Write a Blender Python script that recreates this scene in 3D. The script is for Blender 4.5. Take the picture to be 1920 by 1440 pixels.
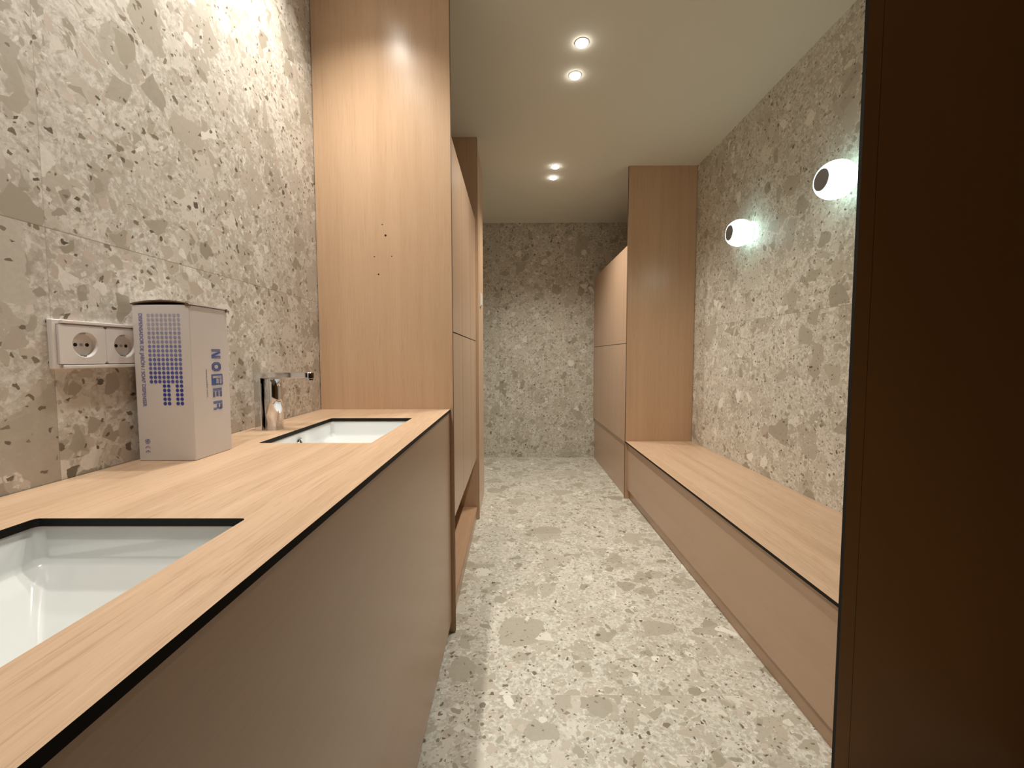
import bpy, bmesh, math, random
from mathutils import Vector, Matrix
random.seed(7)
for o in list(bpy.data.objects): bpy.data.objects.remove(o)
sc = bpy.context.scene
COL = sc.collection
H = 1.05                      # eye height above the floor

# ------------------------------------------------------------------ camera
F, PITCH, YAW, ROLL, CY = 792.456, 0.0590, 0.0052, -0.0020, 714.94
def ray(a, b, d=1.0):
    c, s = math.cos(ROLL), math.sin(ROLL); px, py = c*a + s*b, -s*a + c*b
    x, up = px, -py
    c, s = math.cos(PITCH), math.sin(PITCH); y, z = c*d + s*up, -s*d + c*up
    c, s = math.cos(YAW), math.sin(YAW)
    return Vector((c*x - s*y, s*x + c*y, z))
cam = bpy.data.cameras.new('camera'); cam_o = bpy.data.objects.new('camera', cam); COL.objects.link(cam_o)
R_, U_, B_ = ray(1, 0, 0).normalized(), ray(0, -1, 0).normalized(), -ray(0, 0, 1).normalized()
cam_o.matrix_world = Matrix(((R_.x, U_.x, B_.x, 0), (R_.y, U_.y, B_.y, 0), (R_.z, U_.z, B_.z, H), (0, 0, 0, 1)))
cam.sensor_fit = 'HORIZONTAL'; cam.sensor_width = 36; cam.lens = F/1920*36
cam.shift_y = (CY - 720)/1920; cam.clip_start = 0.02
sc.camera = cam_o

# ------------------------------------------------------------------ view, world, light levels
sc.view_settings.view_transform = 'Standard'; sc.view_settings.look = 'None'
sc.view_settings.exposure = 0.06; sc.view_settings.gamma = 1.0
w = bpy.data.worlds.new('world'); sc.world = w; w.use_nodes = True
w.node_tree.nodes['Background'].inputs[0].default_value = (0.02, 0.018, 0.015, 1)
w.node_tree.nodes['Background'].inputs[1].default_value = 0.3
SPOT_W, VANITY_W = 26.0, 34.0
SPOT_COL = (1.0, 0.955, 0.85); GLOBE_COL = (0.68, 1.0, 0.94); GLOBE_STR = 3.8
HC = H + 1.3398               # ceiling height
SPOTS_AISLE = [(0.292, 1.893), (0.293, 2.103), (0.293, 3.074), (0.295, 3.261)]
SPOTS_VANITY = [(-0.482, 0.23), (-0.482, 0.44), (-0.482, 1.06), (-0.482, 1.25)]

# ------------------------------------------------------------------ node helpers
class NT:
    def __init__(s, name):
        s.m = bpy.data.materials.new(name); s.m.use_nodes = True
        s.t = s.m.node_tree; s.t.nodes.clear()
        s.out = s.t.nodes.new('ShaderNodeOutputMaterial'); s.b = s.t.nodes.new('ShaderNodeBsdfPrincipled')
        s.t.links.new(s.b.outputs[0], s.out.inputs[0])
    def n(s, typ, **kw):
        n = s.t.nodes.new(typ)
        for k, v in kw.items(): setattr(n, k, v)
        return n
    def set(s, sock, v):
        if isinstance(v, bpy.types.NodeSocket): s.t.links.new(v, sock)
        else: sock.default_value = v
    def math(s, op, a, b=0.0, c=None, clamp=False):
        n = s.n('ShaderNodeMath', operation=op, use_clamp=clamp); s.set(n.inputs[0], a); s.set(n.inputs[1], b)
        if c is not None: s.set(n.inputs[2], c)
        return n.outputs[0]
    def vec(s, op, a, b=(0, 0, 0)):
        n = s.n('ShaderNodeVectorMath', operation=op); s.set(n.inputs[0], a)
        if op == 'SCALE': s.set(n.inputs[3], b)
        else: s.set(n.inputs[1], b)
        return n.outputs[0]
    def mix(s, fac, a, b, mode='MIX'):
        n = s.n('ShaderNodeMix', data_type='RGBA', blend_type=mode); s.set(n.inputs[0], fac)
        s.set(n.inputs[6], a if isinstance(a, bpy.types.NodeSocket) else (*a, 1)); s.set(n.inputs[7], b if isinstance(b, bpy.types.NodeSocket) else (*b, 1))
        return n.outputs[2]
    def noise(s, vec, scale, detail=2.0, rough=0.5):
        n = s.n('ShaderNodeTexNoise'); s.set(n.inputs['Vector'], vec)
        n.inputs['Scale'].default_value = scale; n.inputs['Detail'].default_value = detail; n.inputs['Roughness'].default_value = rough
        return n
    def obj(s): return s.n('ShaderNodeTexCoord').outputs['Object']
    def ramp(s, fac, stops, const=False):
        n = s.n('ShaderNodeValToRGB'); s.set(n.inputs[0], fac)
        e = n.color_ramp.elements
        if const: n.color_ramp.interpolation = 'CONSTANT'
        while len(e) < len(stops): e.new(0.5)
        for el, (p, c) in zip(e, stops): el.position = p; el.color = (*c, 1)
        return n.outputs[0]
    def smooth(s, v, lo, hi):
        n = s.n('ShaderNodeMapRange', interpolation_type='SMOOTHSTEP'); s.set(n.inputs[0], v)
        s.set(n.inputs[1], lo); s.set(n.inputs[2], hi); n.inputs[3].default_value = 0; n.inputs[4].default_value = 1
        return n.outputs[0]
    def bsdf(s, color=None, rough=None, metal=None, spec=None, emit=None, estr=0):
        b = s.b
        if color is not None: s.set(b.inputs['Base Color'], color if isinstance(color, bpy.types.NodeSocket) else (*color, 1))
        if rough is not None: s.set(b.inputs['Roughness'], rough)
        if metal is not None: b.inputs['Metallic'].default_value = metal
        if spec is not None: b.inputs['Specular IOR Level'].default_value = spec
        if emit is not None: b.inputs['Emission Color'].default_value = (*emit, 1); b.inputs['Emission Strength'].default_value = estr
        return s.m

def sr(r, g, b):
    f = lambda c: (c/255/12.92) if c/255 <= 0.04045 else ((c/255 + 0.055)/1.055)**2.4
    return (f(r), f(g), f(b))

def simple(name, color, rough=0.5, metal=0.0, spec=0.5, emit=None, estr=0, vary=0.04):
    t = NT(name)
    nz = t.noise(t.obj(), 35, 3)
    c = t.mix(nz.outputs[0], tuple(x*(1-vary) for x in color), tuple(min(1, x*(1+vary)) for x in color))
    return t.bsdf(c, rough, metal, spec, emit, estr)

# ------------------------------------------------------------------ materials
def terrazzo(name, joints, gain=1.0, rough=0.42, big_p=0.10, tint=(0.99, 0.996, 0.958)):
    """stone-look porcelain: light matrix, pale and dark chips, large clean clasts; joints = [(axis, offset, pitch)]"""
    t = NT(name); P0 = t.obj(); sep = t.n('ShaderNodeSeparateXYZ'); t.t.links.new(P0, sep.inputs[0])
    P = P0; grout = None
    for k, (ax, off, pitch) in enumerate(joints):
        q = t.math('DIVIDE', t.math('SUBTRACT', sep.outputs[ax], off), pitch)
        idx = t.math('FLOOR', q)
        comb = t.n('ShaderNodeCombineXYZ')
        for j, kk in enumerate((3.17, 5.71, 2.39)): t.t.links.new(t.math('MULTIPLY', idx, kk*(k+1)), comb.inputs[j])
        P = t.vec('ADD', P, comb.outputs[0])
        fr = t.math('FRACT', q); d = t.math('MULTIPLY', t.math('MINIMUM', fr, t.math('SUBTRACT', 1.0, fr)), pitch)
        g = t.math('MULTIPLY', t.math('LESS_THAN', d, 0.0008), 1.0 if ax == 2 else 0.45)
        grout = g if grout is None else t.math('MAXIMUM', grout, g)
    def warp(P, sc, amt):
        c = t.noise(P, sc, 2.0).outputs['Color']
        return t.vec('ADD', P, t.vec('SCALE', t.vec('SUBTRACT', c, (0.5, 0.5, 0.5)), amt))
    W1 = warp(P, 11.0, 0.035); W2 = warp(W1, 60.0, 0.010)
    def cells(vec, scale, rnd=1.0):
        a = t.n('ShaderNodeTexVoronoi', feature='F1'); b = t.n('ShaderNodeTexVoronoi', feature='DISTANCE_TO_EDGE')
        for v in (a, b):
            t.t.links.new(vec, v.inputs['Vector']); v.inputs['Scale'].default_value = scale; v.inputs['Randomness'].default_value = rnd
        sp = t.n('ShaderNodeSeparateColor'); t.t.links.new(a.outputs['Color'], sp.inputs[0])
        return b.outputs['Distance'], sp.outputs[0], sp.outputs[1], sp.outputs[2]
    g = lambda r, gg, b: tuple(c*gain*k for c, k in zip(sr(r, gg, b), tint))
    # matrix: cloudy, grainy
    big = t.noise(P, 5.0, 5, 0.6).outputs[0]
    col = t.ramp(big, [(0.3, g(192, 187, 178)), (0.5, g(203, 199, 191)), (0.7, g(213, 209, 202))])
    fine = t.noise(W1, 75, 5, 0.75).outputs[0]
    col = t.mix(t.math('MULTIPLY', t.smooth(fine, 0.50, 0.58), 0.7), col, g(230, 228, 223))
    col = t.mix(t.math('MULTIPLY', t.smooth(fine, 0.47, 0.40), 0.7), col, g(178, 171, 160))
    def layer(col, vec, scale, prob, e0, e1, stops, soft=0.02, strength=1.0):
        d, r1, r2, r3 = cells(vec, scale)
        thr = t.math('MULTIPLY_ADD', r2, e1 - e0, e0)
        m = t.math('MULTIPLY', t.smooth(d, thr, t.math('ADD', thr, soft)), t.math('LESS_THAN', r1, prob))
        m = t.math('MULTIPLY', m, strength)
        return t.mix(m, col, t.ramp(r3, stops, const=False))
    off = lambda v, k: t.vec('ADD', v, (4.3*k, 1.7*k, 8.1*k))
    dsp = warp(W2, 26.0, 0.016)
    # very large, low-contrast clasts first, then smaller ones over them
    big_st = [(0.0, g(172, 166, 154)), (0.5, g(190, 184, 173)), (1.0, g(207, 201, 192))]
    col = layer(col, off(dsp, 1), 9.5, 0.40, 0.02, 0.22, big_st, 0.015, 0.85)
    col = layer(col, off(dsp, 11), 16, 0.30, 0.02, 0.25, [(0.0, g(180, 173, 162)), (0.5, g(202, 196, 187)), (1.0, g(226, 223, 216))], 0.02, 0.9)
    col = layer(col, off(W2, 2), 105, 0.34, 0.02, 0.25, [(0.0, g(168, 160, 147)), (0.5, g(200, 193, 183)), (1.0, g(234, 232, 226))], 0.08)
    col = layer(col, off(W2, 3), 58, 0.36, 0.02, 0.30, [(0.0, g(168, 161, 149)), (0.5, g(192, 185, 174)), (0.8, g(204, 190, 182)), (1.0, g(236, 234, 229))], 0.06)
    col = layer(col, off(W2, 4), 34, 0.30, 0.03, 0.32, [(0.0, g(160, 153, 140)), (0.4, g(183, 176, 164)), (0.75, g(200, 188, 178)), (1.0, g(234, 232, 227))], 0.04)
    col = layer(col, off(dsp, 5), 20, 0.20, 0.03, 0.30, [(0.0, g(158, 151, 137)), (0.4, g(178, 171, 158)), (0.7, g(194, 183, 172)), (1.0, g(228, 226, 220))], 0.03)
    col = layer(col, off(dsp, 6), 11.5, 0.16, 0.04, 0.26, [(0.0, g(160, 153, 140)), (0.5, g(176, 169, 157)), (0.85, g(192, 184, 173)), (1.0, g(222, 219, 212))], 0.02, 0.9)
    col = layer(col, off(dsp, 10), 6.0, big_p, 0.03, 0.20, [(0.0, g(166, 159, 146)), (0.6, g(184, 177, 166)), (1.0, g(205, 200, 191))], 0.01, 0.9)
    col = layer(col, off(dsp, 12), 15, 0.055, 0.05, 0.25, [(0.0, g(224, 221, 214)), (1.0, g(238, 236, 231))], 0.03, 0.95)
    # dark chips
    col = layer(col, off(W2, 7), 120, 0.060, 0.05, 0.30, [(0.0, g(92, 84, 70)), (1.0, g(140, 128, 112))], 0.06)
    col = layer(col, off(W2, 8), 75, 0.050, 0.08, 0.32, [(0.0, g(86, 78, 66)), (0.5, g(120, 110, 96)), (1.0, g(146, 128, 117))], 0.05)
    col = layer(col, off(W2, 9), 42, 0.026, 0.12, 0.36, [(0.0, g(100, 94, 82)), (0.5, g(130, 122, 107)), (1.0, g(150, 133, 123))], 0.04)
    mot = t.noise(P, 180, 3).outputs[0]
    col = t.mix(t.math('MULTIPLY', t.smooth(mot, 0.35, 0.65), 0.12), col, g(160, 153, 141))
    col = t.mix(t.math('MULTIPLY', grout, 0.6), col, g(120, 110, 96))
    m = t.bsdf(col, rough, spec=0.4)
    return m

def wood(name, axis, base=(202, 169, 139), rough=0.28, seed=0.0, contrast=1.0):
    """light oak laminate, fine straight grain along axis"""
    t = NT(name); P = t.obj()
    sc_ = [1.0, 1.0, 1.0]; sc_[axis] = 0.035
    mp = t.n('ShaderNodeMapping'); t.t.links.new(P, mp.inputs[0]); mp.inputs['Scale'].default_value = sc_; mp.inputs['Location'].default_value = (seed, seed*1.3, seed*0.7)
    wv = t.noise(P, 2.2, 2).outputs['Color']
    V = t.vec('ADD', mp.outputs[0], t.vec('SCALE', t.vec('SUBTRACT', wv, (0.5, 0.5, 0.5)), 0.018))
    b = [x for x in base]
    c0 = sr(*b); c1 = sr(b[0]-9*contrast, b[1]-10*contrast, b[2]-11*contrast); c2 = sr(b[0]+7*contrast, b[1]+7*contrast, b[2]+7*contrast)
    broad = t.noise(V, 20, 4, 0.6).outputs[0]
    col = t.ramp(broad, [(0.32, c1), (0.5, c0), (0.68, c2)])
    fine = t.noise(V, 260, 4, 0.65).outputs[0]
    col = t.mix(t.math('MULTIPLY', t.smooth(fine, 0.52, 0.68), 0.40*contrast), col, sr(b[0]-34, b[1]-38, b[2]-40))
    col = t.mix(t.math('MULTIPLY', t.smooth(fine, 0.46, 0.32), 0.35*contrast), col, sr(min(255, b[0]+20), b[1]+22, b[2]+22))
    t.set(t.b.inputs['Roughness'], rough)
    return t.bsdf(col, rough, spec=0.45)

M = {}
M['floor'] = terrazzo('stone_floor_tile', [(0, 0.625, 1.2), (1, 1.253, 1.2)], 1.05, 0.40)
M['wall_l'] = terrazzo('stone_wall_tile_left', [(1, 0.653, 1.2), (2, H+0.198, 1.2)], 1.02, 0.45, 0.16, (1.0, 0.984, 0.972))
M['wall_r'] = terrazzo('stone_wall_tile_right', [(1, 2.144, 1.2), (2, H+0.198, 1.2)], 1.0, 0.45)
M['wall_b'] = terrazzo('stone_wall_tile_end', [(0, 1.05, 1.2), (2, 0.05, 2.4)], 0.98, 0.45)
M['ceiling'] = simple('ceiling_paint', sr(220, 218, 205), 0.9, vary=0.01)
M['plaster'] = simple('dark_plaster_paint', sr(70, 60, 50), 0.9, vary=0.02)
M['wood_z'] = wood('oak_laminate_upright', 2, contrast=0.6)
M['wood_dark'] = wood('dark_brown_wood', 2, (128, 90, 50), 0.5, 9.0, 0.08)  # same straight grain as the oak, on a much darker brown base
M['wood_door'] = wood('oak_laminate_door', 2, (190, 159, 133), 0.28, 3.0, 0.5)
M['wood_y'] = wood('oak_laminate_lengthwise', 1, (200, 169, 141), 0.38, 1.0, 1.2)
M['wood_f'] = wood('oak_laminate_front', 1, (184, 154, 129), 0.28, 5.0, 0.25)
M['wood_in'] = wood('oak_laminate_inside', 1, (180, 144, 114), 0.5, 2.0, 0.6)
M['edge'] = simple('brown_board_edge', sr(84, 60, 42), 0.6)
M['core'] = simple('black_laminate_core', (0.011, 0.010, 0.009), 0.7, spec=0.2)
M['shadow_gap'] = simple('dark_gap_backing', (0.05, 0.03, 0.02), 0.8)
M['ceramic'] = simple('white_ceramic', (0.80, 0.82, 0.82), 0.07, vary=0.005)
M['chrome'] = simple('chrome', (0.68, 0.69, 0.71), 0.06, 1.0, vary=0.01)
M['plastic'] = simple('white_socket_plastic', (0.78, 0.74, 0.72), 0.28, vary=0.01)
M['hole'] = simple('dark_hole', (0.01, 0.008, 0.006), 0.9)
M['steel'] = simple('steel_contact', (0.45, 0.42, 0.38), 0.3, 1.0)
M['card'] = simple('white_cardboard', (0.71, 0.67, 0.66), 0.65, vary=0.025)
M['kraft'] = simple('brown_kraft_board', (0.16, 0.10, 0.07), 0.8, vary=0.1)
M['ink'] = simple('blue_ink', sr(70, 96, 168), 0.6)
M['ink_text'] = simple('lavender_ink', sr(108, 114, 180), 0.6)
M['ink_grey'] = simple('grey_blue_ink', sr(100, 104, 130), 0.6)
M['white_metal'] = simple('white_trim_ring', (0.8, 0.8, 0.78), 0.4)
M['lens'] = simple('lit_lens', (0.9, 0.9, 0.9), 0.4, emit=(1.0, 0.95, 0.86), estr=35)
M['opal'] = simple('lit_opal_glass', (0.9, 0.9, 0.9), 0.2, emit=GLOBE_COL, estr=GLOBE_STR)
M['cap'] = simple('grey_lamp_cap', (0.16, 0.15, 0.145), 0.5)

# ------------------------------------------------------------------ mesh helpers
def finish(name, bm, mats, parent=None, smooth=False, bevel=0.0):
    bmesh.ops.recalc_face_normals(bm, faces=bm.faces)
    me = bpy.data.meshes.new(name); bm.to_mesh(me); bm.free()
    if not isinstance(mats, (list, tuple)): mats = [mats]
    for m in mats: me.materials.append(m)
    if smooth:
        for p in me.polygons: p.use_smooth = True
    o = bpy.data.objects.new(name, me); COL.objects.link(o)
    if parent: o.parent = parent; o.matrix_parent_inverse = Matrix.Translation(-parent.location) if False else Matrix.Identity(4)
    if bevel:
        b = o.modifiers.new('bevel', 'BEVEL'); b.width = bevel; b.segments = 2; b.limit_method = 'ANGLE'
    return o
def box(bm, x0, x1, y0, y1, z0, z1, mi=0, side=None):
    v = [bm.verts.new((x, y, z)) for x in (x0, x1) for y in (y0, y1) for z in (z0, z1)]
    out = []
    for n, f in (('-x', (0, 1, 3, 2)), ('+x', (4, 6, 7, 5)), ('-y', (0, 4, 5, 1)), ('+y', (2, 3, 7, 6)), ('-z', (0, 2, 6, 4)), ('+z', (1, 5, 7, 3))):
        fc = bm.faces.new([v[i] for i in f]); fc.material_index = (side.get(n, mi) if side else mi); out.append(fc)
    return v
def cyl(bm, c, r, h, axis=2, seg=40, r2=None, mi=0):
    """from c along axis by h"""
    r2 = r if r2 is None else r2
    ax = [0, 0, 0]; ax[axis] = 1; ax = Vector(ax); a = Vector([0, 0, 0]); a[(axis+1) % 3] = 1; b = Vector([0, 0, 0]); b[(axis+2) % 3] = 1
    c = Vector(c); R0 = []; R1 = []
    for i in range(seg):
        t = 2*math.pi*i/seg; d = a*math.cos(t) + b*math.sin(t)
        R0.append(bm.verts.new(c + d*r)); R1.append(bm.verts.new(c + ax*h + d*r2))
    for i in range(seg):
        j = (i+1) % seg; bm.faces.new((R0[i], R0[j], R1[j], R1[i])).material_index = mi
    bm.faces.new(R0[::-1]).material_index = mi; bm.faces.new(R1).material_index = mi
def lathe(bm, c, prof, axis=2, seg=48, mi=None):
    """prof = [(radius, offset along axis)]"""
    a = Vector([0, 0, 0]); a[(axis+1) % 3] = 1; b = Vector([0, 0, 0]); b[(axis+2) % 3] = 1; ax = Vector([0, 0, 0]); ax[axis] = 1
    c = Vector(c); rings = []
    for r, h in prof:
        if r < 1e-6: rings.append([bm.verts.new(c + ax*h)])
        else: rings.append([bm.verts.new(c + ax*h + (a*math.cos(2*math.pi*i/seg) + b*math.sin(2*math.pi*i/seg))*r) for i in range(seg)])
    for k in range(len(rings)-1):
        A, B = rings[k], rings[k+1]
        for i in range(seg):
            j = (i+1) % seg
            if len(A) == 1 and len(B) == 1: break
            if len(A) == 1: f = bm.faces.new((A[0], B[i], B[j]))
            elif len(B) == 1: f = bm.faces.new((A[i], A[j], B[0]))
            else: f = bm.faces.new((A[i], A[j], B[j], B[i]))
            if mi: f.material_index = mi[k]
def rrect(x0, x1, y0, y1, r, n=6):
    pts = []
    for cx, cy, a0 in ((x1-r, y1-r, 0), (x0+r, y1-r, 90), (x0+r, y0+r, 180), (x1-r, y0+r, 270)):
        for i in range(n+1):
            a = math.radians(a0 + 90*i/n); pts.append((cx + r*math.cos(a), cy + r*math.sin(a)))
    return pts
def tag(o, label=None, cat=None, group=None, kind=None):
    if label: o['label'] = label
    if cat: o['category'] = cat
    if group: o['group'] = group
    if kind: o['kind'] = kind
    return o
def thing(name, label, cat, loc=(0, 0, 0), group=None):
    o = bpy.data.objects.new(name, None); COL.objects.link(o); o.location = loc; o.empty_display_size = 0.05
    return tag(o, label, cat, group)
def part(name, bm, mats, parent, smooth=False, bevel=0.0):
    """mesh drawn in room coordinates, parented to a thing standing at its own base"""
    o = finish(name, bm, mats, None, smooth, bevel); o.parent = parent
    off = Vector((0, 0, 0)); p = parent
    while p is not None: off += p.location; p = p.parent
    o.data.transform(Matrix.Translation(-off))
    return o
def struct(name, bm, mats, label=None):
    o = finish(name, bm, mats); o['kind'] = 'structure'
    if label: o['label'] = label
    return o
def B(*a, **k):
    bm = bmesh.new(); box(bm, *a, **k); return bm
def flat_from_curve(splines, depth, name='tmp'):
    """2D outlines with holes -> solid mesh of the given thickness, top at z=0"""
    cu = bpy.data.curves.new(name, 'CURVE'); cu.dimensions = '2D'; cu.fill_mode = 'BOTH'; cu.extrude = depth/2
    for pts in splines:
        s = cu.splines.new('POLY'); s.points.add(len(pts)-1); s.use_cyclic_u = True
        for p, q in zip(s.points, pts): p.co = (q[0], q[1], 0, 1)
    o = bpy.data.objects.new(name, cu); COL.objects.link(o)
    dg = bpy.context.evaluated_depsgraph_get(); me = bpy.data.meshes.new_from_object(o.evaluated_get(dg))
    bpy.data.objects.remove(o); bpy.data.curves.remove(cu)
    me.transform(Matrix.Translation((0, 0, -depth/2)))
    return me

# ------------------------------------------------------------------ room shell
XL, XR, YN, YF = -0.7149, 1.2971, -1.1, 4.3413
struct('floor', B(XL-0.12, XR+0.12, YN-0.12, YF+0.12, -0.1, 0), M['floor'], 'pale stone-look tiled floor')
struct('ceiling', B(XL-0.12, XR+0.12, YN-0.12, YF+0.12, HC, HC+0.1), M['ceiling'], 'plain painted ceiling')
struct('wall_left', B(XL-0.12, XL, YN, YF, 0, HC), M['wall_l'], 'stone-look tiled wall behind the washbasins')
struct('wall_right_near', B(XR, XR+0.12, YN, 1.0, 0, HC), M['wood_dark'], 'unseen wall beside the viewer, made dark brown to cut bounce light')  # out of view; dark finish added so less light bounces onto the vanity front
struct('wall_right', B(XR, XR+0.12, 1.0, YF, 0, HC), M['wall_r'], 'stone-look tiled wall with two round lamps')
struct('wall_far', B(XL-0.12, XR+0.12, YF, YF+0.12, 0, HC), M['wall_b'], 'stone-look tiled wall at the end of the aisle')
struct('wall_near', B(XL-0.12, XR+0.12, YN-0.12, YN, 0, HC), M['plaster'], 'unseen plastered wall behind the viewer, kept dark to cut bounce light')  # out of view; dark colour chosen to limit bounce onto the near panel

XP = -0.2263
struct('wall_pier', B(XL, XP-0.006, 2.690, 3.19, 0, HC), M['wood_z'], 'oak clad pier at the end of the lockers')

# ------------------------------------------------------------------ tall oak panels
CT = H - 0.1938               # counter top height
def tall_panel(name, label, x0, x1, y0, y1, edge='+x'):
    side = {edge: 1, '-x' if edge == '+x' else '+x': 1}
    t = thing(name, label, 'panel', ((x0+x1)/2, (y0+y1)/2, 0), None)
    part('board', B(x0, x1, y0, y1, 0, HC, side=side), [M['wood_z'], M['edge']], t)
    return t
tp = tall_panel('tall_panel', 'tall oak panel with drill holes at the far end of the washbasin counter', XL+0.002, -0.2256, 1.5498, 1.570)
for (x, z, r) in ((-0.474, 0.475, .0018), (-0.463, 0.436, .0034), (-0.505, 0.361, .0018), (-0.442, 0.362, .0018), (-0.491, 0.298, .0026)):
    bm = bmesh.new(); lathe(bm, (x, 1.5497, H+z), [(0, -0.0004), (r, -0.0004), (r*1.15, 0)], 1, 16)
    part('drill_hole', bm, M['hole'], tp)
tall_panel('tall_panel', 'dark tall oak panel closing the far end of the left lockers', XL+0.002, XP, 2.6686, 2.690)
tall_panel('tall_panel', 'full-height oak panel rising from the far end of the bench', 0.8133, XR-0.002, 3.067, 3.088, '-x')
# near right: board with black core edge and a narrow stile
nt = thing('tall_panel', 'dark brown tall panel at the near end of the bench', 'panel', (1.05, 1.006, 0))
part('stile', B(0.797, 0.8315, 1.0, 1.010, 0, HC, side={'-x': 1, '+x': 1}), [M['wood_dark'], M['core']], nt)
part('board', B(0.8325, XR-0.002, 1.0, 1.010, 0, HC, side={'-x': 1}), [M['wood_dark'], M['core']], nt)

# ------------------------------------------------------------------ washbasin counter
S1 = (-0.577, -0.322, 0.117, 0.496); S2 = (-0.577, -0.322, 0.940, 1.324)   # cut-outs x0 x1 y0 y1
VE = -0.28
outer = [(XL+0.0015, VE), (-0.2355, VE), (-0.2355, 1.5490), (XL+0.0015, 1.5490)]
me = flat_from_curve([outer, rrect(*S1, 0.006), rrect(*S2, 0.006)], 0.0100)
me.transform(Matrix.Translation((0, 0, CT)))
me.materials.clear(); me.materials.append(M['wood_y']); me.materials.append(M['core'])
for p in me.polygons: p.material_index = 0 if abs(p.normal.z) > 0.5 else 1
ct = bpy.data.objects.new('countertop', me); COL.objects.link(ct)
tag(ct, 'long light oak countertop with black edges and two basin cut-outs', 'countertop')
van = thing('vanity_cabinet', 'oak-fronted cabinet hanging under the washbasin countertop', 'cabinet', (-0.47, 0.6, 0.06))
CB = CT - 0.0108
part('front_panel', B(-0.2555, -0.2385, VE, 1.5470, 0.052, CB), M['wood_f'], van)
part('bottom_panel', B(XL+0.003, -0.2565, VE, 1.5470, 0.10, 0.118), M['wood_in'], van)
part('end_panel', B(XL+0.003, -0.2565, VE, VE+0.018, 0.119, CB), M['wood_in'], van)
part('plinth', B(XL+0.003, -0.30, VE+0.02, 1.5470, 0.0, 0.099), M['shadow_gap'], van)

def make_sink():
    x0, x1, y0, y1 = S2; cx, cy = (x0+x1)/2, (y0+y1)/2; zt = CT - 0.0103
    t = thing('washbasin', '', 'washbasin', (cx, cy, zt))
    bm = bmesh.new()
    def ring(ins, z, r, dx=0.0):
        return [bm.verts.new((px - cx, py - cy, z)) for px, py in rrect(x0+ins, x1-ins, y0+ins, y1-ins, r, 6)]
    spec = [(-0.030, -0.012, 0.03), (-0.030, 0.0, 0.03), (-0.003, 0.0, 0.010), (-0.001, -0.004, 0.010), (0.000, -0.038, 0.011), (0.004, -0.046, 0.012),
            (0.020, -0.056, 0.012), (0.026, -0.060, 0.012), (0.072, -0.104, 0.012), (0.078, -0.108, 0.012), (0.110, -0.113, 0.012)]
    R = [ring(i, z, r) for i, z, r in spec]
    for a, b in zip(R, R[1:]):
        n = len(a)
        for i in range(n): bm.faces.new((a[i], a[(i+1) % n], b[(i+1) % n], b[i]))
    bm.faces.new(R[-1])
    # outside shell
    O = [ring(i, z, r) for i, z, r in ((-0.012, -0.014, 0.03), (-0.008, -0.075, 0.03), (0.05, -0.122, 0.03))]
    n = len(O[0])
    for a, b in zip([R[0]]+O, O):
        for i in range(n): bm.faces.new((a[i], a[(i+1) % n], b[(i+1) % n], b[i]))
    bm.faces.new(O[-1])
    o = finish('bowl', bm, M['ceramic'], None, True); o.parent = t
    mo = o.modifiers.new('bevel', 'BEVEL'); mo.width = 0.002; mo.segments = 2; mo.limit_method = 'ANGLE'; mo.angle_limit = 0.5
    # overflow ring on the wall side, drain at the bottom
    bm = bmesh.new(); lathe(bm, (x0 - cx + 0.0005, -0.012, -0.0235), [(0.0055, 0.0), (0.0055, 0.0025), (0.0075, 0.0045), (0.0098, 0.004), (0.011, 0.0)], 0, 32)
    ov = finish('overflow_ring', bm, M['chrome'], None, True); ov.parent = t; ov['label'] = 'chrome overflow ring'
    bm = bmesh.new(); lathe(bm, (x0 - cx + 0.001, -0.012, -0.0235), [(0.0, 0.0006), (0.0054, 0.0006)], 0, 24)
    oh = finish('overflow_hole', bm, M['hole'], None, False); oh.parent = ov
    bm = bmesh.new(); lathe(bm, (0, 0, -0.1128), [(0.030, 0.0), (0.030, 0.003), (0.024, 0.005), (0.022, 0.001), (0.019, 0.001), (0.019, 0.006), (0.0, 0.008)], 2, 40)
    dr = finish('drain', bm, M['chrome'], None, True); dr.parent = t; dr['label'] = 'chrome drain'
    return t
sk = make_sink(); sk['label'] = 'white washbasin under the countertop beside the chrome tap, farther one'; sk['group'] = 'washbasins set into the counter'
def dup(root, loc, label):
    r = root.copy(); COL.objects.link(r); r.location = loc; r['label'] = label
    for ch in list(root.children):
        c = ch.copy(); COL.objects.link(c); c.parent = r
        for g_ in ch.children:
            d = g_.copy(); COL.objects.link(d); d.parent = c
    return r
dup(sk, ((S1[0]+S1[1])/2, (S1[2]+S1[3])/2, CT - 0.0103), 'large white washbasin in the foreground, cut off by the left of the view')

# ------------------------------------------------------------------ chrome tap
fy = 1.120
tap = thing('basin_tap', 'chrome right-angled tap on the counter behind the farther washbasin', 'tap', (-0.655, fy, CT))
def Zc(z): return H + z
bm = bmesh.new()     # blade: upright and spout in one bent flat bar
pr = [(-0.682, CT), (-0.682, Zc(-0.041)-0.002), (-0.680, Zc(-0.041)), (-0.545, Zc(-0.041)), (-0.545, Zc(-0.0555)), (-0.664, Zc(-0.0555)), (-0.664, CT)]
f0 = [bm.verts.new((x, fy-0.021, z)) for x, z in pr]; f1 = [bm.verts.new((x, fy+0.021, z)) for x, z in pr]
bm.faces.new(f0); bm.faces.new(f1[::-1])
for i in range(len(pr)): j = (i+1) % len(pr); bm.faces.new((f0[i], f0[j], f1[j], f1[i]))
part('spout', bm, M['chrome'], tap, False, 0.0012)
bm = bmesh.new(); lathe(bm, (-0.6425, fy, CT), [(0, 0), (0.0222, 0), (0.0222, Zc(-0.0580)-CT-0.001), (0.0212, Zc(-0.0580)-CT), (0.0, Zc(-0.0580)-CT)], 2, 64)
part('body', bm, M['chrome'], tap, True)
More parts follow.
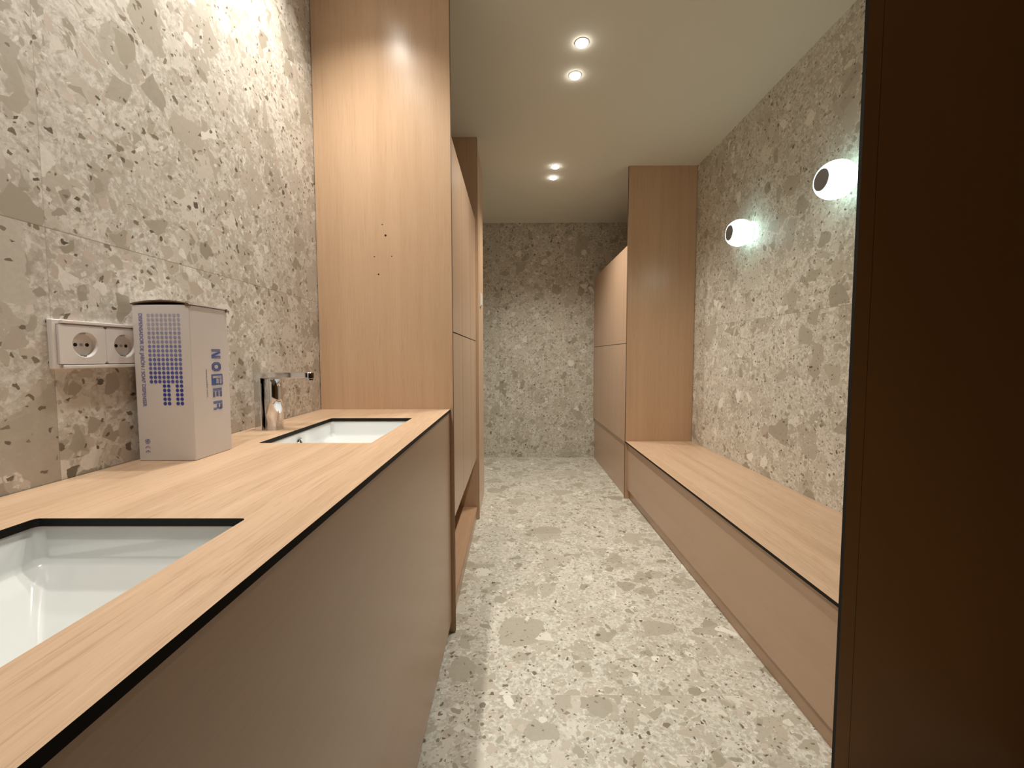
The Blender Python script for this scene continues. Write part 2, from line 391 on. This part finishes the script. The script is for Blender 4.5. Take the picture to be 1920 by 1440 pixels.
tap.children[-1].modifiers.new('e', 'EDGE_SPLIT').split_angle = 0.6
bm = bmesh.new(); lathe(bm, (-0.542, fy, Zc(-0.0415)), [(0, 0), (0.0145, 0), (0.0155, -0.001), (0.0155, -0.0155), (0.0125, -0.0165), (0.0125, -0.0205), (0.009, -0.0205), (0.009, -0.018), (0, -0.018)], 2, 48)
part('aerator', bm, M['chrome'], tap, True).modifiers.new('e', 'EDGE_SPLIT').split_angle = 0.6

# ------------------------------------------------------------------ double socket on the wall
yA, yB, zA, zB_ = 0.6455, 0.812, H-0.0185, H+0.0590
so = thing('double_socket', 'white double power socket on the tiled wall beside the cardboard box', 'socket', (XL, (yA+yB)/2, (zA+zB_)/2))
bm = bmesh.new()
def rect4(x, i): return [bm.verts.new((x, y, z)) for y, z in ((yA+i, zA+i), (yB-i, zA+i), (yB-i, zB_-i), (yA+i, zB_-i))]
fr = [rect4(XL+0.0002, 0), rect4(XL+0.0075, 0), rect4(XL+0.0075, 0.0074), rect4(XL+0.0002, 0.0074)]
for a, b in zip(fr, fr[1:]+fr[:1]):
    for i in range(4): bm.faces.new((a[i], a[(i+1) % 4], b[(i+1) % 4], b[i]))
part('mounting_frame', bm, M['plastic'], so, bevel=0.0015)
def socket_face(yc, zc):
    # square insert with a round well
    y0, y1, z0, z1 = (yA+0.0078 if yc < 0.73 else 0.7291), (0.7286 if yc < 0.73 else yB-0.0078), zA+0.0075, zB_-0.0075
    xF = XL+0.0105; bm = bmesh.new(); n = 48; rad = 0.0198
    sq = []; ci = []
    for i in range(n):
        a = 2*math.pi*i/n; c, s = math.cos(a), math.sin(a)
        k = min((y1-yc if c > 0 else yc-y0)/abs(c) if abs(c) > 1e-6 else 9, (z1-z0)/2/abs(s) if abs(s) > 1e-6 else 9)
        sq.append((yc + c*k, (z0+z1)/2 + s*k)); ci.append((c, s))
    V = lambda x, p: bm.verts.new((x, p[0], p[1]))
    cen = (z0+z1)/2
    rings = [[V(XL+0.0004, p) for p in sq], [V(xF, p) for p in sq]]
    for r, x in ((rad+0.0012, xF), (rad, xF-0.0008), (rad-0.0006, XL+0.0032), (rad-0.004, XL+0.0030)):
        rings.append([V(x, (yc + c*r, cen + s*r)) for c, s in ci])
    for a, b in zip(rings, rings[1:]):
        for i in range(n): bm.faces.new((a[i], a[(i+1) % n], b[(i+1) % n], b[i]))
    bm.faces.new(rings[-1])
    f = part('socket_insert', bm, M['plastic'], so, False)
    for dy in (-0.0095, 0.0095):
        b2 = bmesh.new(); cyl(b2, (XL+0.0030, yc+dy, cen), 0.0030, 0.0004, 0, 20); part('pin_hole', b2, M['hole'], f)
    for s in (-1, 1):
        b2 = bmesh.new(); zc2 = cen + s*0.0172; box(b2, XL+0.0032, XL+0.0088, yc-0.0028, yc+0.0028, min(zc2, zc2+s*0.0022), max(zc2, zc2+s*0.0022)); part('earth_clip', b2, M['steel'], f)
    b2 = bmesh.new(); cyl(b2, (XL+0.0031, yc, cen), 0.0024, 0.0007, 0, 16); part('screw', b2, M['steel'], f)
for yc in (0.6935, 0.7640): socket_face(yc, H+0.0203)
for z in (zA, zB_-0.0062):
    part('trim_rail', B(XL+0.0076, XL+0.0115, yA+0.012, yB-0.004, z+0.0004, z+0.0058), M['plastic'], so, bevel=0.001)

# ------------------------------------------------------------------ light switch on the pier
sw = thing('light_switch', 'small white light switch on the narrow oak pier past the lockers', 'switch', (-0.2323, 2.925, H+0.384))
part('plate', B(-0.2322, -0.2245, 2.882, 2.968, H+0.339, H+0.429), M['plastic'], sw, bevel=0.002)
part('rocker', B(-0.2244, -0.2205, 2.892, 2.958, H+0.349, H+0.419), M['plastic'], sw, bevel=0.0015)

# ------------------------------------------------------------------ left lockers
XD = -0.2400
lk = thing('locker_cabinet', 'oak cabinet with six flat doors between the tall panels on the left', 'cabinet', (-0.47, 2.12, 0.405))
LB, LG, LT = H-0.645, H+0.0955, H+0.842
y0l, y1l = 1.5715, 2.6670
part('body', B(XL+0.002, XD-0.0215, y0l, y1l, LB, LT), [M['wood_in']], lk)
divs = [y0l+0.001, 1.966, 2.343, y1l-0.001]
for a, b in zip(divs, divs[1:]):
    for z0, z1 in ((LB, LG-0.0022), (LG+0.0022, LT)):
        g0 = 0.0016
        part('door', B(XD-0.019, XD, a+g0, b-g0, z0, z1, mi=1, side={'+x': 0, '-x': 0}), [M['wood_door'], M['edge']], lk)
part('gap_strip', B(XD-0.0213, XD-0.0198, y0l, y1l, LB, LT), M['shadow_gap'], lk)
lb = thing('low_shelf', 'low oak shelf just above the floor beneath the left lockers', 'shelf', (-0.47, 2.12, 0))
part('board', B(XL+0.002, -0.2395, y0l, y1l, 0.067, 0.085), M['wood_in'], lb)
part('plinth', B(XL+0.002, -0.2430, y0l, y1l, 0, 0.0665), M['wood_f'], lb)
struct('trim_1', B(XL+0.001, XL+0.016, y0l, y1l, 0.0855, LB-0.001), M['wood_in'], 'oak back lining behind the low shelf')

# ------------------------------------------------------------------ right far cabinet
rc = thing('wall_cabinet', 'oak cabinet with two stacked flat doors beyond the bench', 'cabinet', (1.05, 3.7, 0))
XC = 0.8145; y0r, y1r = 3.0890, YF-0.001
part('body', B(XC+0.0215, XR-0.002, y0r, y1r, 0.0, H+0.790), M['wood_in'], rc)
part('door', B(XC, XC+0.019, y0r+0.001, y1r-0.001, H+0.0945, H+0.792, mi=1, side={'-x': 0}), [M['wood_door'], M['edge']], rc)
part('door', B(XC, XC+0.019, y0r+0.001, y1r-0.001, H-0.632, H+0.0905, mi=1, side={'-x': 0}), [M['wood_door'], M['edge']], rc)
part('gap_strip', B(XC+0.0193, XC+0.0213, y0r, y1r, H-0.632, H+0.7895), M['shadow_gap'], rc)
part('lower_panel', B(XC+0.012, XC+0.0211, y0r+0.001, y1r-0.001, 0.0, H-0.636), M['wood_f'], rc)

# ------------------------------------------------------------------ bench
bn = thing('bench', 'long built-in oak bench along the right tiled wall', 'bench', (1.05, 2.03, 0))
BT = H-0.6219; yb0, yb1 = 1.0115, 3.0660
part('seat', B(0.8133, XR-0.0015, yb0, yb1, BT-0.0105, BT, side={'-x': 1, '-y': 1, '+y': 1}), [M['wood_y'], M['core']], bn)
part('front_panel', B(0.8285, 0.8460, yb0, yb1, 0.074, BT-0.0115), M['wood_f'], bn)
part('plinth', B(0.8490, 0.8600, yb0, yb1, 0, 0.074+0.02), M['wood_f'], bn)
part('support_board', B(0.8610, XR-0.0015, yb0+0.02, yb0+0.04, 0, BT-0.0115), M['wood_in'], bn)

# ------------------------------------------------------------------ cardboard box
bx0, bx1, by0, by1 = -0.7005, -0.5955, 0.777, 0.879
bh = 0.2895
cb = thing('cardboard_box', 'white cardboard soap dispenser box with blue dots standing on the countertop', 'box', ((bx0+bx1)/2, (by0+by1)/2, CT))
bm = bmesh.new(); box(bm, bx0, bx1, by0, by1, CT+0.0004, CT+bh)
part('carton', bm, M['card'], cb, bevel=0.0012)
# lid: thin flap, lifted in a slight bow along its front edge
bm = bmesh.new(); NX, NY = 14, 8; G = {}
for s_ in (0, 1):
    for i in range(NX+1):
        for j in range(NY+1):
            u, v = i/NX, j/NY
            x = bx0-0.001 + u*(bx1-bx0+0.002); y = by0-0.0015 + v*(by1-by0+0.001)
            z = CT+bh+0.0006 + (1-v)**1.5*0.0058*math.sin(math.pi*min(1, u*1.02))**0.8*(1 if u < .98 else 0) + s_*0.0022
            G[s_, i, j] = bm.verts.new((x, y, z))
for i in range(NX):
    for j in range(NY):
        for s_ in (0, 1):
            f = bm.faces.new((G[s_, i, j], G[s_, i+1, j], G[s_, i+1, j+1], G[s_, i, j+1])); f.material_index = 0 if s_ == 1 else 1
for i in range(NX):
    for j in (0, NY): bm.faces.new((G[0, i, j], G[0, i+1, j], G[1, i+1, j], G[1, i, j])).material_index = 1
for j in range(NY):
    for i in (0, NX): bm.faces.new((G[0, i, j], G[0, i, j+1], G[1, i, j+1], G[1, i, j])).material_index = 0 if i else 1
part('lid_flap', bm, [M['card'], M['kraft']], cb)
part('tuck_tab', B(bx1-0.006, bx1+0.0008, by0-0.0012, by0+0.004, CT+bh-0.003, CT+bh+0.0026), M['kraft'], cb)
part('tuck_tab', B(bx1-0.004, bx1+0.0016, by1-0.004, by1+0.001, CT+bh-0.004, CT+bh+0.0022), M['kraft'], cb)
# printing. Front face (towards the entrance): u to the right, v downwards, metres
def front(u, v, e=0.0004): return (bx0 + u, by0 - e, CT + bh - v)
def side(u, v, e=0.0004): return (bx1 + e, by0 + u, CT + bh - v)
BW, BD = bx1-bx0, by1-by0
rows = []
n_lv = 6; dot_m = []
for k in range(n_lv):
    t_ = k/(n_lv-1); a, b_ = (172, 170, 196), (52, 66, 158)
    dot_m.append(simple('dot_ink_%d' % k, sr(*[a[i]*(1-t_)+b_[i]*t_ for i in range(3)]), 0.6))
bm = bmesh.new()
for r in range(21):
    for c in range(8):
        if r >= 16 and c not in (3, 4, 6, 7): continue
        u = BW*(0.283 + c*0.0755); v = bh*(0.066 + r*0.0281); rr = 0.0029 + 0.0004*r/20
        ring = [bm.verts.new(front(u + rr*math.cos(2*math.pi*i/14), v + rr*math.sin(2*math.pi*i/14))) for i in range(14)]
        bm.faces.new(ring).material_index = min(n_lv-1, int(r/21*n_lv*1.1))
part('printed_dots', bm, dot_m, cb)
def poly_part(name, polys, fn, mat, e=0.0004):
    bm = bmesh.new()
    for pl in polys: bm.faces.new([bm.verts.new(fn(u, v, e)) for u, v in pl])
    return part(name, bm, mat, cb)
def text_part(name, body, fn, u0, v0, length, cap, mat, shear=0.0):
    """text reading downwards, letter tops towards +u; baseline at u0"""
    cu = bpy.data.curves.new('t', 'FONT'); cu.body = body; cu.size = 1; cu.fill_mode = 'FRONT'; cu.shear = shear; cu.offset = 0.012
    o = bpy.data.objects.new('t', cu); COL.objects.link(o)
    dg = bpy.context.evaluated_depsgraph_get(); dg.update(); me = bpy.data.meshes.new_from_object(o.evaluated_get(dg))
    bpy.data.objects.remove(o); bpy.data.curves.remove(cu)
    xs = [v.co.x for v in me.vertices]; x0, x1 = min(xs), max(xs); ca = 0.70
    for v in me.vertices:
        v.co = Vector(fn(u0 + v.co.y/ca*cap, v0 + (v.co.x-x0)/(x1-x0)*length))
    me.materials.clear(); me.materials.append(mat)
    o = bpy.data.objects.new(name, me); COL.objects.link(o); o.parent = cb; me.transform(Matrix.Translation(-cb.location))
    return o
text_part('printed_text', 'DISPENSADOR DE JABÓN / SOAP DISPENSER', front, BW*0.115, bh*0.055, bh*0.592, 0.0068, M['ink_text'])
text_part('web_address', 'www.nofer.com', side, BD*0.355, bh*0.410, bh*0.190, 0.0034, M['ink_grey'])
# round arrow mark and CE mark
def arc(cu_, cv, r0, r1, a0, a1, n=20):
    out = []
    for i in range(n):
        p, q = math.radians(a0+(a1-a0)*i/n), math.radians(a0+(a1-a0)*(i+1)/n)
        out.append([(cu_+r1*math.cos(p), cv+r1*math.sin(p)), (cu_+r1*math.cos(q), cv+r1*math.sin(q)), (cu_+r0*math.cos(q), cv+r0*math.sin(q)), (cu_+r0*math.cos(p), cv+r0*math.sin(p))])
    return out
mu = BW*0.16
mark = arc(mu, bh*0.872, 0.0036, 0.0046, -60, 250) + arc(mu, bh*0.872, 0.0010, 0.0021, 0, 300, 12)
mark += [[(mu+0.0008, bh*0.872-0.0050), (mu+0.0034, bh*0.872-0.0022), (mu-0.0004, bh*0.872-0.0018)]]
mark += arc(mu, bh*0.872+0.0135, 0.0034, 0.0044, 180, 360) + arc(mu, bh*0.872+0.0215, 0.0034, 0.0044, 180, 360)
mark += [[(mu-0.0005, bh*0.872+0.0175), (mu+0.0005, bh*0.872+0.0175), (mu+0.0005, bh*0.872+0.0215), (mu-0.0005, bh*0.872+0.0215)]]
poly_part('certification_mark', mark, front, M['ink_text'])
# logo, letters striped; letter box: a along the reading direction (down), b across (cap height, towards +u)
LU0, LU1 = BD*0.515, BD*0.765; LV0, LV1 = bh*0.278, bh*0.722
pitch_ = (LV1-LV0)/5*1.0
def L(i, rects, extra=()):
    out = []; v0 = LV0 + i*pitch_; lw = pitch_*0.70; uh = LU1-LU0
    for (a0, b0, a1, b1) in rects:
        out.append([(LU0+b0*uh, v0+a0*lw), (LU0+b1*uh, v0+a0*lw), (LU0+b1*uh, v0+a1*lw), (LU0+b0*uh, v0+a1*lw)])
    for pl in extra: out.append([(LU0+b*uh, v0+a*lw) for a, b in pl])
    return out
g_ = 0.035
def stripes(a0, a1, b0, b1, n):
    """n bars running along the reading direction"""
    out = []; hb = (b1-b0)/n
    for k in range(n): out.append((a0, b0+k*hb, a1, b0+(k+1)*hb-g_))
    return out
def bars(a0, a1, b0, b1, n):
    out = []; w_ = (a1-a0)/n
    for k in range(n): out.append((a0+k*w_, b0, a0+(k+1)*w_-g_, b1))
    return out
LET = []
LET.append(L(0, bars(0, 0.30, 0, 1, 3) + bars(0.74, 1.04, 0, 1, 3), [[(0.30, 1.0), (0.42, 1.0), (0.74, 0.30), (0.74, 0.0), (0.62, 0.0), (0.30, 0.70)]]))
oct_ = lambda s, k: [(0.5+s*x, 0.5+s*y*1.0) for x, y in ((-.5, -.25), (-.25, -.5), (.25, -.5), (.5, -.25), (.5, .25), (.25, .5), (-.25, .5), (-.5, .25))]
o1, o2, o3, o4 = oct_(1.0, 0), oct_(0.78, 0), oct_(0.72, 0), oct_(0.44, 0)
LET.append(L(1, [], [[o1[i], o1[(i+1) % 8], o2[(i+1) % 8], o2[i]] for i in range(8)] + [[o3[i], o3[(i+1) % 8], o4[(i+1) % 8], o4[i]] for i in range(8)]))
LET.append(L(3, bars(0.02, 0.34, 0, 1, 3) + stripes(0.36, 1.0, 0.74, 1.02, 3) + stripes(0.36, 0.95, 0.37, 0.63, 3) + stripes(0.36, 1.0, 0.0, 0.27, 3)))
LET.append(L(4, bars(0.02, 0.34, 0, 1, 3) + stripes(0.36, 0.92, 0.74, 1.02, 3) + stripes(0.36, 0.90, 0.38, 0.60, 2) + bars(0.74, 1.02, 0.60, 0.86, 2) + bars(0.74, 1.02, 0.0, 0.34, 3), []))
for pl in LET: poly_part('logo_letter', pl, side, M['ink'])
poly_part('logo_square', L(2, [(-0.10, -0.09, 1.10, 1.13)]), side, M['ink'])
poly_part('logo_letter', L(2, bars(0.08, 0.36, 0.02, 1, 3) + stripes(0.38, 0.98, 0.76, 1.02, 3) + stripes(0.38, 0.92, 0.40, 0.66, 3)), side, M['card'], 0.0008)

# ------------------------------------------------------------------ ceiling downlights
def downlight(x, y, watts, label, group, size):
    t = thing('downlight', label, 'ceiling light', (x, y, HC), group)
    bm = bmesh.new(); lathe(bm, (x, y, HC), [(0.0310, -0.0002), (0.0306, -0.0016), (0.0275, -0.0022), (0.0262, -0.0012), (0.0262, -0.0002)], 2, 40)
    part('trim_ring', bm, M['white_metal'], t, True)
    bm = bmesh.new(); lathe(bm, (x, y, HC), [(0.0256, -0.0004), (0.0252, -0.0040), (0.0200, -0.0095), (0.0100, -0.0125), (0, -0.0132)], 2, 40)
    part('lens', bm, M['lens'], t, True)['label'] = 'glowing lens'
    ld = bpy.data.lights.new('downlight_beam', 'SPOT'); ld.energy = watts; ld.color = SPOT_COL; ld.spot_size = math.radians(size); ld.spot_blend = 1.0; ld.shadow_soft_size = 0.022
    lo = bpy.data.objects.new('downlight_beam', ld); COL.objects.link(lo); lo.parent = t; lo.location = (0, 0, -0.028)
    return t
la = ['downlight in the ceiling over the aisle, nearest and brightest in view', 'second downlight from the viewer in the ceiling over the aisle',
      'third downlight from the viewer in the ceiling over the aisle', 'farthest downlight in the ceiling over the aisle']
for (x, y), l in zip(SPOTS_AISLE, la): downlight(x, y, SPOT_W*(1.35 if y < 2.5 else 1.75), l, 'paired downlights over the aisle', 130)
lv = ['above the near end of the foreground washbasin', 'above the far end of the foreground washbasin', 'above the chrome tap', 'closest to the tall oak panel with drill holes']
for (x, y), l in zip(SPOTS_VANITY, lv): downlight(x, y, VANITY_W*(0.68 if y < 0.8 else 0.68 if y > 1.2 else 1.0), 'counter downlight ' + l + ', above the view', 'downlights over the counter', 118)

# ------------------------------------------------------------------ round wall lamps
def wall_lamp(y, z, label):
    t = thing('wall_lamp', label, 'wall lamp', (XR, y, z), 'round wall lamps over the bench')
    R = 0.0710; cx = XR - 0.066
    bm = bmesh.new(); lathe(bm, (XR, y, z), [(0, -0.0002), (0.036, -0.0002), (0.036, -0.010), (0.030, -0.0148), (0, -0.0148)], 0, 40)
    part('wall_mount', bm, M['white_metal'], t)
    prof = [(0.0, 0.0512)]                        # wall side first, then round to the flattened front
    for i in range(31):
        a = math.radians(42 + (138-42)*i/30); prof.append((R*math.sin(a), R*math.cos(a)))
    xf = prof[-1][1]
    prof += [(0.0440, xf-0.0014), (0.0425, xf-0.0018), (0.0415, xf-0.0026), (0.0405, xf+0.001), (0.0, xf+0.001)]
    bm = bmesh.new(); lathe(bm, (cx, y, z), prof, 0, 64)
    part('glass_globe', bm, M['opal'], t, True)
    bm = bmesh.new(); lathe(bm, (cx, y, z), [(0.0400, xf+0.0008), (0.0400, xf-0.0024), (0.037, xf-0.0036), (0.0, xf-0.0042)], 0, 48)
    part('end_cap', bm, M['cap'], t, True)['label'] = 'dark grey round end cap'
    return t
wall_lamp(1.667, H+0.672, 'glowing round globe lamp on the right wall, nearer the dark panel')
wall_lamp(2.360, H+0.671, 'glowing round globe lamp on the right wall, farther and smaller')
